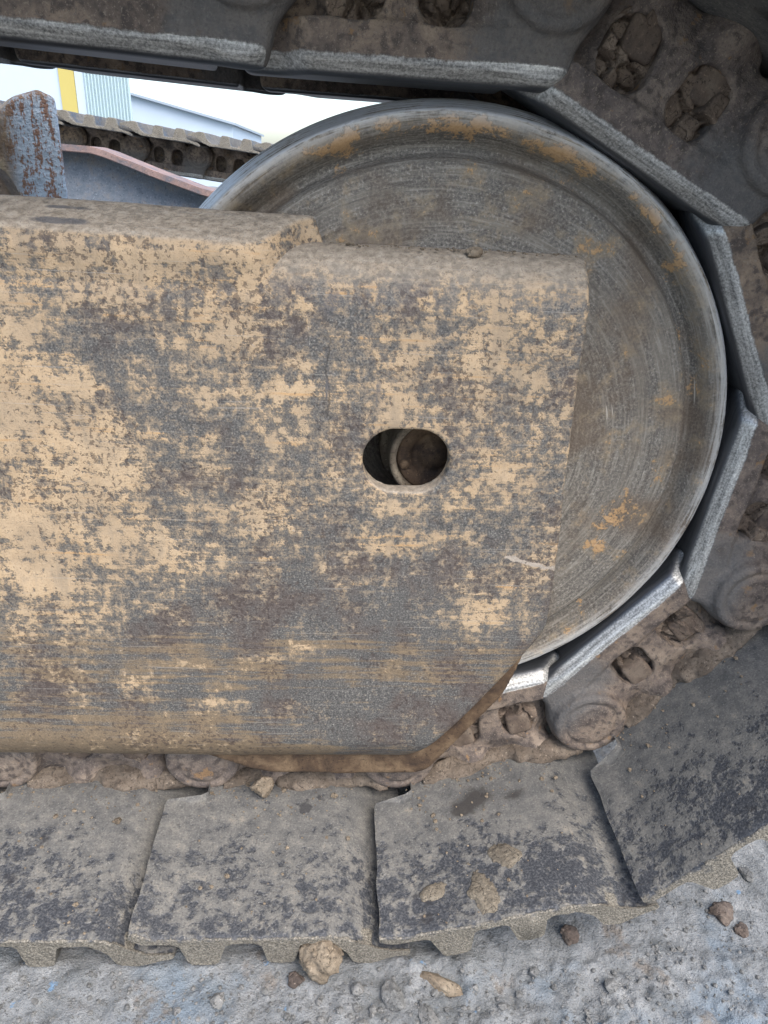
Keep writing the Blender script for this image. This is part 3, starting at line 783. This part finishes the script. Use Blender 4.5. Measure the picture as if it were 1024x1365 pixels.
# ------------------------------------------------------------------ things behind, upper left
def post():
    def f(X, Y, Z):
        x = X+466; y = Y-390
        a = math.radians(28); xr = x*math.cos(a)+y*math.sin(a); yr = -x*math.sin(a)+y*math.cos(a)
        zt = 690-0.35*np.abs(xr-18)-0.6*np.clip(-10-xr, 0, 80)
        d = box2(xr, yr, -80, 39, -33, 33, 5)
        d = smax(d, Z-zt, 6)
        d = np.maximum(d, 330-Z)
        return d+1.5*fbm(X, Y, Z, 1/14, 4, 0.6)
    V, F = nets(f, (-590, 300, 325), (-370, 490, 704), 3.6)
    me = mesh_from('bracket_post', V, F); a = math.radians(28)
    xr = (V[:, 0]+466)*math.cos(a)+(V[:, 1]-390)*math.sin(a); yr = -(V[:, 0]+466)*math.sin(a)+(V[:, 1]-390)*math.cos(a)
    attr(me, 'blue', np.maximum(sstep(31, 36, xr), sstep(-27, -31, yr)*sstep(-36, -8, xr))*sstep(700, 668, V[:, 2]))
    o = obj('bracket_post', me, mat_post())
    tag(o, 'mud-crusted upright bracket with peeling blue paint, behind the frame at left', 'bracket')
    # lug with a bolt hole
    def fl(X, Y, Z):
        x = X+395; y = Y-60
        d = np.minimum(np.hypot(x, Z-568)-44, box2(x, Z, -44, 44, 440, 568))
        web = smax(Z-(604-0.62*np.clip(x+6, 0, 90)), np.abs(x-20)-62, 8)
        d = np.minimum(np.maximum(d, Z-612), web)
        d = np.maximum(d, np.abs(y)-12); d = np.maximum(d, 440-Z)
        d = smax(d, -(np.hypot(x, Z-572)-14), 2)
        return d+0.7*fbm(X, Y, Z, 1/18, 3)
    V, F = nets(fl, (-470, 40, 435), (-300, 80, 622), 2.6)
    o = obj('lug_plate', mesh_from('lug_plate', V, F), M_LUG)
    tag(o, 'rounded brown lug plate with a bolt hole, at the foot of the bracket', 'lug')
    # cross member of the undercarriage: web and flange
    root = empty('cross_member', (-500, 900, 400))
    tag(root, 'blue-grey undercarriage cross member with a faded red top flange', 'cross member')
    inv = Matrix.Translation(-root.location)
    topl = [(-900, 640), (-605, 636), (-535, 634), (-510, 628), (-420, 598), (-330, 571), (-240, 553), (-120, 545)]
    web = [(x, z-7) for x, z in topl]+[(-120, 330), (-900, 330)]
    obj('web', prism('web', web, 905, 930), M_BLUEGREY, root, M=inv)
    fl_ = topl+[(x, z-13) for x, z in topl[::-1]]
    obj('flange', prism('flange', fl_, 860, 960, 1.5), M_PINK, root, M=inv)
post()

# ------------------------------------------------------------------ buildings far behind
def buildings():
    Mw = mat_plain('white_cladding', (0.40, 0.47, 0.53), 0.6, 0.05, sc=2)
    My = mat_plain('yellow_trim', (0.40, 0.33, 0.10), 0.5, 0.05, sc=2)
    Mr = mat_plain('pale_grey_roof', (0.27, 0.32, 0.37), 0.6, 0.08, sc=1)
    Mc = mat_plain('pale_corrugated_steel', (0.36, 0.46, 0.48), 0.45, 0.05, sc=2)
    root = empty('warehouse', (-7000, 15000, -38)); tag(root, 'white warehouse with a yellow corner strip and corrugated cladding', 'building')
    inv = Matrix.Translation(-root.location)
    def bx(n, x0, x1, y0, y1, z0, z1, m):
        return obj(n, prism(n, [(x0, z0), (x1, z0), (x1, z1), (x0, z1)], y0, y1), m, root, M=inv)
    bx('wall', -12000, -5504, 15000, 15600, -42, 4200, Mw)
    bx('corner_trim', -5500, -5226, 14960, 15300, -42, 4200, My)
    bx('wall', -5222, -5062, 15000, 15300, -42, 4200, Mw)
    # corrugated sheets: folded profile
    n = 14; x0 = -5058; w = (5058-4215)/n
    pts = []
    for k in range(n):
        a = x0+k*w; pts += [(a, 15000), (a+w*0.45, 15000), (a+w*0.58, 14955), (a+w*0.87, 14955)]
    pts += [(-4215, 15000)]
    bm = bmesh.new()
    lo = [bm.verts.new((p[0]*MM, p[1]*MM, -42*MM)) for p in pts]; hi = [bm.verts.new((p[0]*MM, p[1]*MM, 4.2)) for p in pts]
    for k in range(len(pts)-1): bm.faces.new((lo[k], lo[k+1], hi[k+1], hi[k]))
    bk = [bm.verts.new((-9.0, 20.9, -42*MM)), bm.verts.new((-9.0, 20.9, 4.2))]
    bm.faces.new((lo[-1], bk[0], bk[1], hi[-1]))
    me = bpy.data.meshes.new('corrugated_cladding'); bm.to_mesh(me); bm.free()
    obj('corrugated_cladding', me, Mc, root, M=inv)
    root2 = empty('shed', (-2500, 24000, 0)); tag(root2, 'low pale shed with a sloping grey roof, beyond the warehouse', 'building')
    inv = Matrix.Translation(-root2.location)
    rp = [(-8200, 2730), (-3540, 1755), (-3540, 1690), (-8200, 2665)]
    obj('roof', prism('roof', rp, 23900, 32000), Mr, root2, M=inv)
    obj('wall', prism('wall', [(-8100, -42), (-3640, -42), (-3640, 1705), (-8100, 2640)], 24050, 31900), Mw, root2, M=inv)
buildings()

# ------------------------------------------------------------------ clods and stones
def clod(name, c, size, seed, mat_, label, cat, res=None, flat=1.0, ang=0.0, group=None):
    rg = random.Random(seed); s = seed*17.3
    pl = []
    for k in range(15):
        v = Vector((rg.gauss(0, 1), rg.gauss(0, 1), rg.gauss(0, 1))).normalized(); pl.append((v, rg.uniform(0.62, 0.95)))
    a, b_, h = size
    def f(X, Y, Z):
        x = (X*math.cos(ang)+Y*math.sin(ang))/a; y = (-X*math.sin(ang)+Y*math.cos(ang))/b_; z = Z/h
        d = np.sqrt(x*x+y*y+z*z)-1
        for v, q in pl: d = smax(d, x*v.x+y*v.y+z*v.z-q, 0.09)
        return (d+0.34*fbm(x+s, y, z, 1.3, 5, 0.68)+0.05)*min(a, b_, h)
    m = max(a, b_)*1.25
    res = max(0.6, m/20)
    V, F = nets(f, (-m, -m, -h*1.3), (m, m, h*1.3), res)
    o = obj(name, mesh_from(name, V, F), mat_, loc=c)
    return tag(o, label, cat, group)

clod('mud_clod', (-42, -290, HZ(-42, -296)+14), (23, 19, 21), 2, M_CLOD, 'large tan mud clod lying under the shoe edge, bottom centre', 'clod')
clod('mud_clod', (-64, -304, HZ(-64, -304)+3), (9, 7, 6), 5, M_DARKCLOD, 'small brown clod on the ground just left of the large tan clod', 'clod')
clod('rust_flake', (-46, -268, -22), (16, 12, 8), 9, M_DARKCLOD, 'dark reddish flake jammed between the grousers above the large tan clod', 'clod')
def shoe_pt(u, v, lift=0.0):
    M = link_matrix(wrap[4], wrap[5]); return (M @ Vector((u*MM, v*MM, (44-lift)*MM)))/MM
def on_shoe(u, v, size, seed, m, label, ang=0.0):
    """a flat scab of mud with a ragged rim, lying on the third shoe"""
    a, b_, h = size; sd_ = seed*13.1
    def f(X, Y, Z):
        x = (X*math.cos(ang)+Y*math.sin(ang))/a; y = (-X*math.sin(ang)+Y*math.cos(ang))/b_
        rr = np.sqrt(x*x+y*y)+0.95*fbm(X+sd_, Y, Z*0, 1/13, 4, 0.65)
        t = h*np.clip(1.15-rr, -1, 0.55)*1.6+0.9*fbm(X+sd_, Y, Z*0+4, 1/6, 3, 0.6)*(rr < 1.05)
        return np.maximum(np.maximum(Z-t, -2-Z), (rr-1.1)*3)
    mm = max(a, b_)*1.5
    V, F = nets(f, (-mm, -mm, -3), (mm, mm, h*1.6+2), 0.8)
    V[:, 2] *= -1; F = F[:, ::-1]
    o = obj('mud_patch', mesh_from('mud_patch', V, F), m)
    o.matrix_world = link_matrix(wrap[4], wrap[5]) @ Matrix.Translation(((u+10)*MM, v*MM, 43.6*MM))
    return tag(o, label, 'mud patch')
on_shoe(138, -258, (10, 25, 2.4), 12, M_SCAB, 'long tan mud smear on the third track shoe near its outer edge', -0.15)
on_shoe(112, -226, (13, 10, 3), 14, M_SCAB, 'rounded tan mud pat on the third track shoe right of the long smear', 0.4)
on_shoe(183, -250, (12, 8, 2.2), 17, M_SCAB, 'small orange-tan mud pat on the third track shoe left of the long smear', -0.5)
clod('tan_stone', (-110, -131, 16), (15, 9, 15), 23, M_CLOD, 'pale tan stone wedged between link and shoe below the frame', 'stone', ang=0.3)
clod('mud_crumb', (60, -128, 566), (8, 6, 5), 27, M_CLOD, 'crumb of dry mud on the top of the frame', 'crumb')
for k, (x, y, s, m, lab) in enumerate([
    (196, -262, (11, 9, 10), M_DARKCLOD, 'brown round stone on the ground below the rising track shoe'),
    (360, -240, (17, 12, 8), M_DARKCLOD, 'dark brown flaky clod on bare ground at the right edge'),
    (372, -258, (10, 8, 4), M_DARKCLOD, 'smaller dark clod just in front of the flaky clod at right'),
    (22, -318, (16, 10, 9), M_STONE, 'grey stone sunk in the mud at the bottom, left of the pale ridge'),
    (66, -306, (26, 9, 6), M_CLOD, 'long pale crust ridge on the ground below the third shoe'),
    (52, -336, (9, 19, 6), M_STONE, 'pale slab of crust at the bottom edge beside the blue chip'),
    (-10, -312, (8, 6, 6), M_STONE, 'pointed grey pebble right of the large tan clod'),
    (410, -195, (10, 7, 5), M_STONE, 'brown pebble beyond the flaky clod at the right edge'),
    ]):
    clod('stone', (x, y, HZ(x, y)+s[2]*0.35), s, 40+k*3, m, lab, 'stone', ang=k*0.7)
M_BLUE = mat_rust('flaked_blue_paint', (0.10, 0.19, 0.33), (0.17, 0.29, 0.46), (0.27, 0.36, 0.46))
for x, y, a, b_, an, lab in ((98, -362, 16, 13, 0.05, 'square blue painted chip at the bottom edge, larger one'), (170, -356, 9, 10, 0.5, 'small blue painted chip at the bottom edge right of the square chip'), (2, -362, 14, 9, 0.2, 'worn blue painted chip at the bottom edge left of the square chip')):
    clod('blue_chip', (x, y, HZ(x, y)+2), (a, b_, 5), int(x)+7, M_BLUE, lab, 'paint chip', ang=an)

# loose grit: far too many to count
def grit():
    rg = random.Random(77); bm = bmesh.new()
    for k in range(2600):
        x = rg.uniform(-380, 520); y = rg.uniform(-400, -215)
        if y > -292 and x < 240: y = rg.uniform(-400, -292)
        s = min(7.5, 0.8*math.exp(rg.gauss(0.2, 0.62)))
        c = Vector((x, y, HZ(x, y)+s*0.2))*MM
        r = bmesh.ops.create_icosphere(bm, subdivisions=1, radius=s*MM)
        q = Matrix.Rotation(rg.uniform(0, 6), 3, 'Z')
        for v in r['verts']:
            v.co = q @ Vector((v.co.x*rg.uniform(0.7, 1.25), v.co.y*rg.uniform(0.7, 1.2), v.co.z*rg.uniform(0.55, 0.95)))+c
    me = bpy.data.meshes.new('loose_grit'); bm.to_mesh(me); bm.free()
    o = obj('loose_grit', me, M_STONE); tag(o, 'loose grit strewn over the grey mud', 'grit', kind='stuff')
grit()

# crumbs of dry mud shaken onto the shoes and the frame top
def crumbs():
    rg = random.Random(31); bm = bmesh.new()
    def add(p, s):
        r = bmesh.ops.create_icosphere(bm, subdivisions=1, radius=s*MM)
        for v in r['verts']:
            v.co = Vector((v.co.x*rg.uniform(0.6, 1.3), v.co.y*rg.uniform(0.6, 1.3), v.co.z*rg.uniform(0.4, 0.9)))+p*MM
    for a, b_, n in ((wrap[4], wrap[5], 150), (wrap[5], bot[0], 150), (bot[0], bot[1], 130), (wrap[3], wrap[4], 60)):
        M = link_matrix(a, b_)
        for k in range(n):
            v = -rg.uniform(112, 282) if rg.random() < 0.4 else -110-abs(rg.gauss(0, 26))
            if v < -283: continue
            add((M @ Vector((rg.uniform(50, P)*MM, v*MM, 43.8*MM)))/MM, min(4.5, 0.8*math.exp(rg.gauss(0.2, 0.55))))
    for k in range(120):
        x = rg.uniform(-50, 140); add(Vector((x, rg.uniform(-134, -110), 566.0-0.6*max(0, 0))), min(3.0, 0.6*math.exp(rg.gauss(0.1, 0.5))))
    me = bpy.data.meshes.new('mud_crumbs'); bm.to_mesh(me); bm.free()
    o = obj('mud_crumbs', me, M_CLOD); tag(o, 'scattered dry mud crumbs on the track shoes and frame top', 'crumbs', kind='stuff')
crumbs()
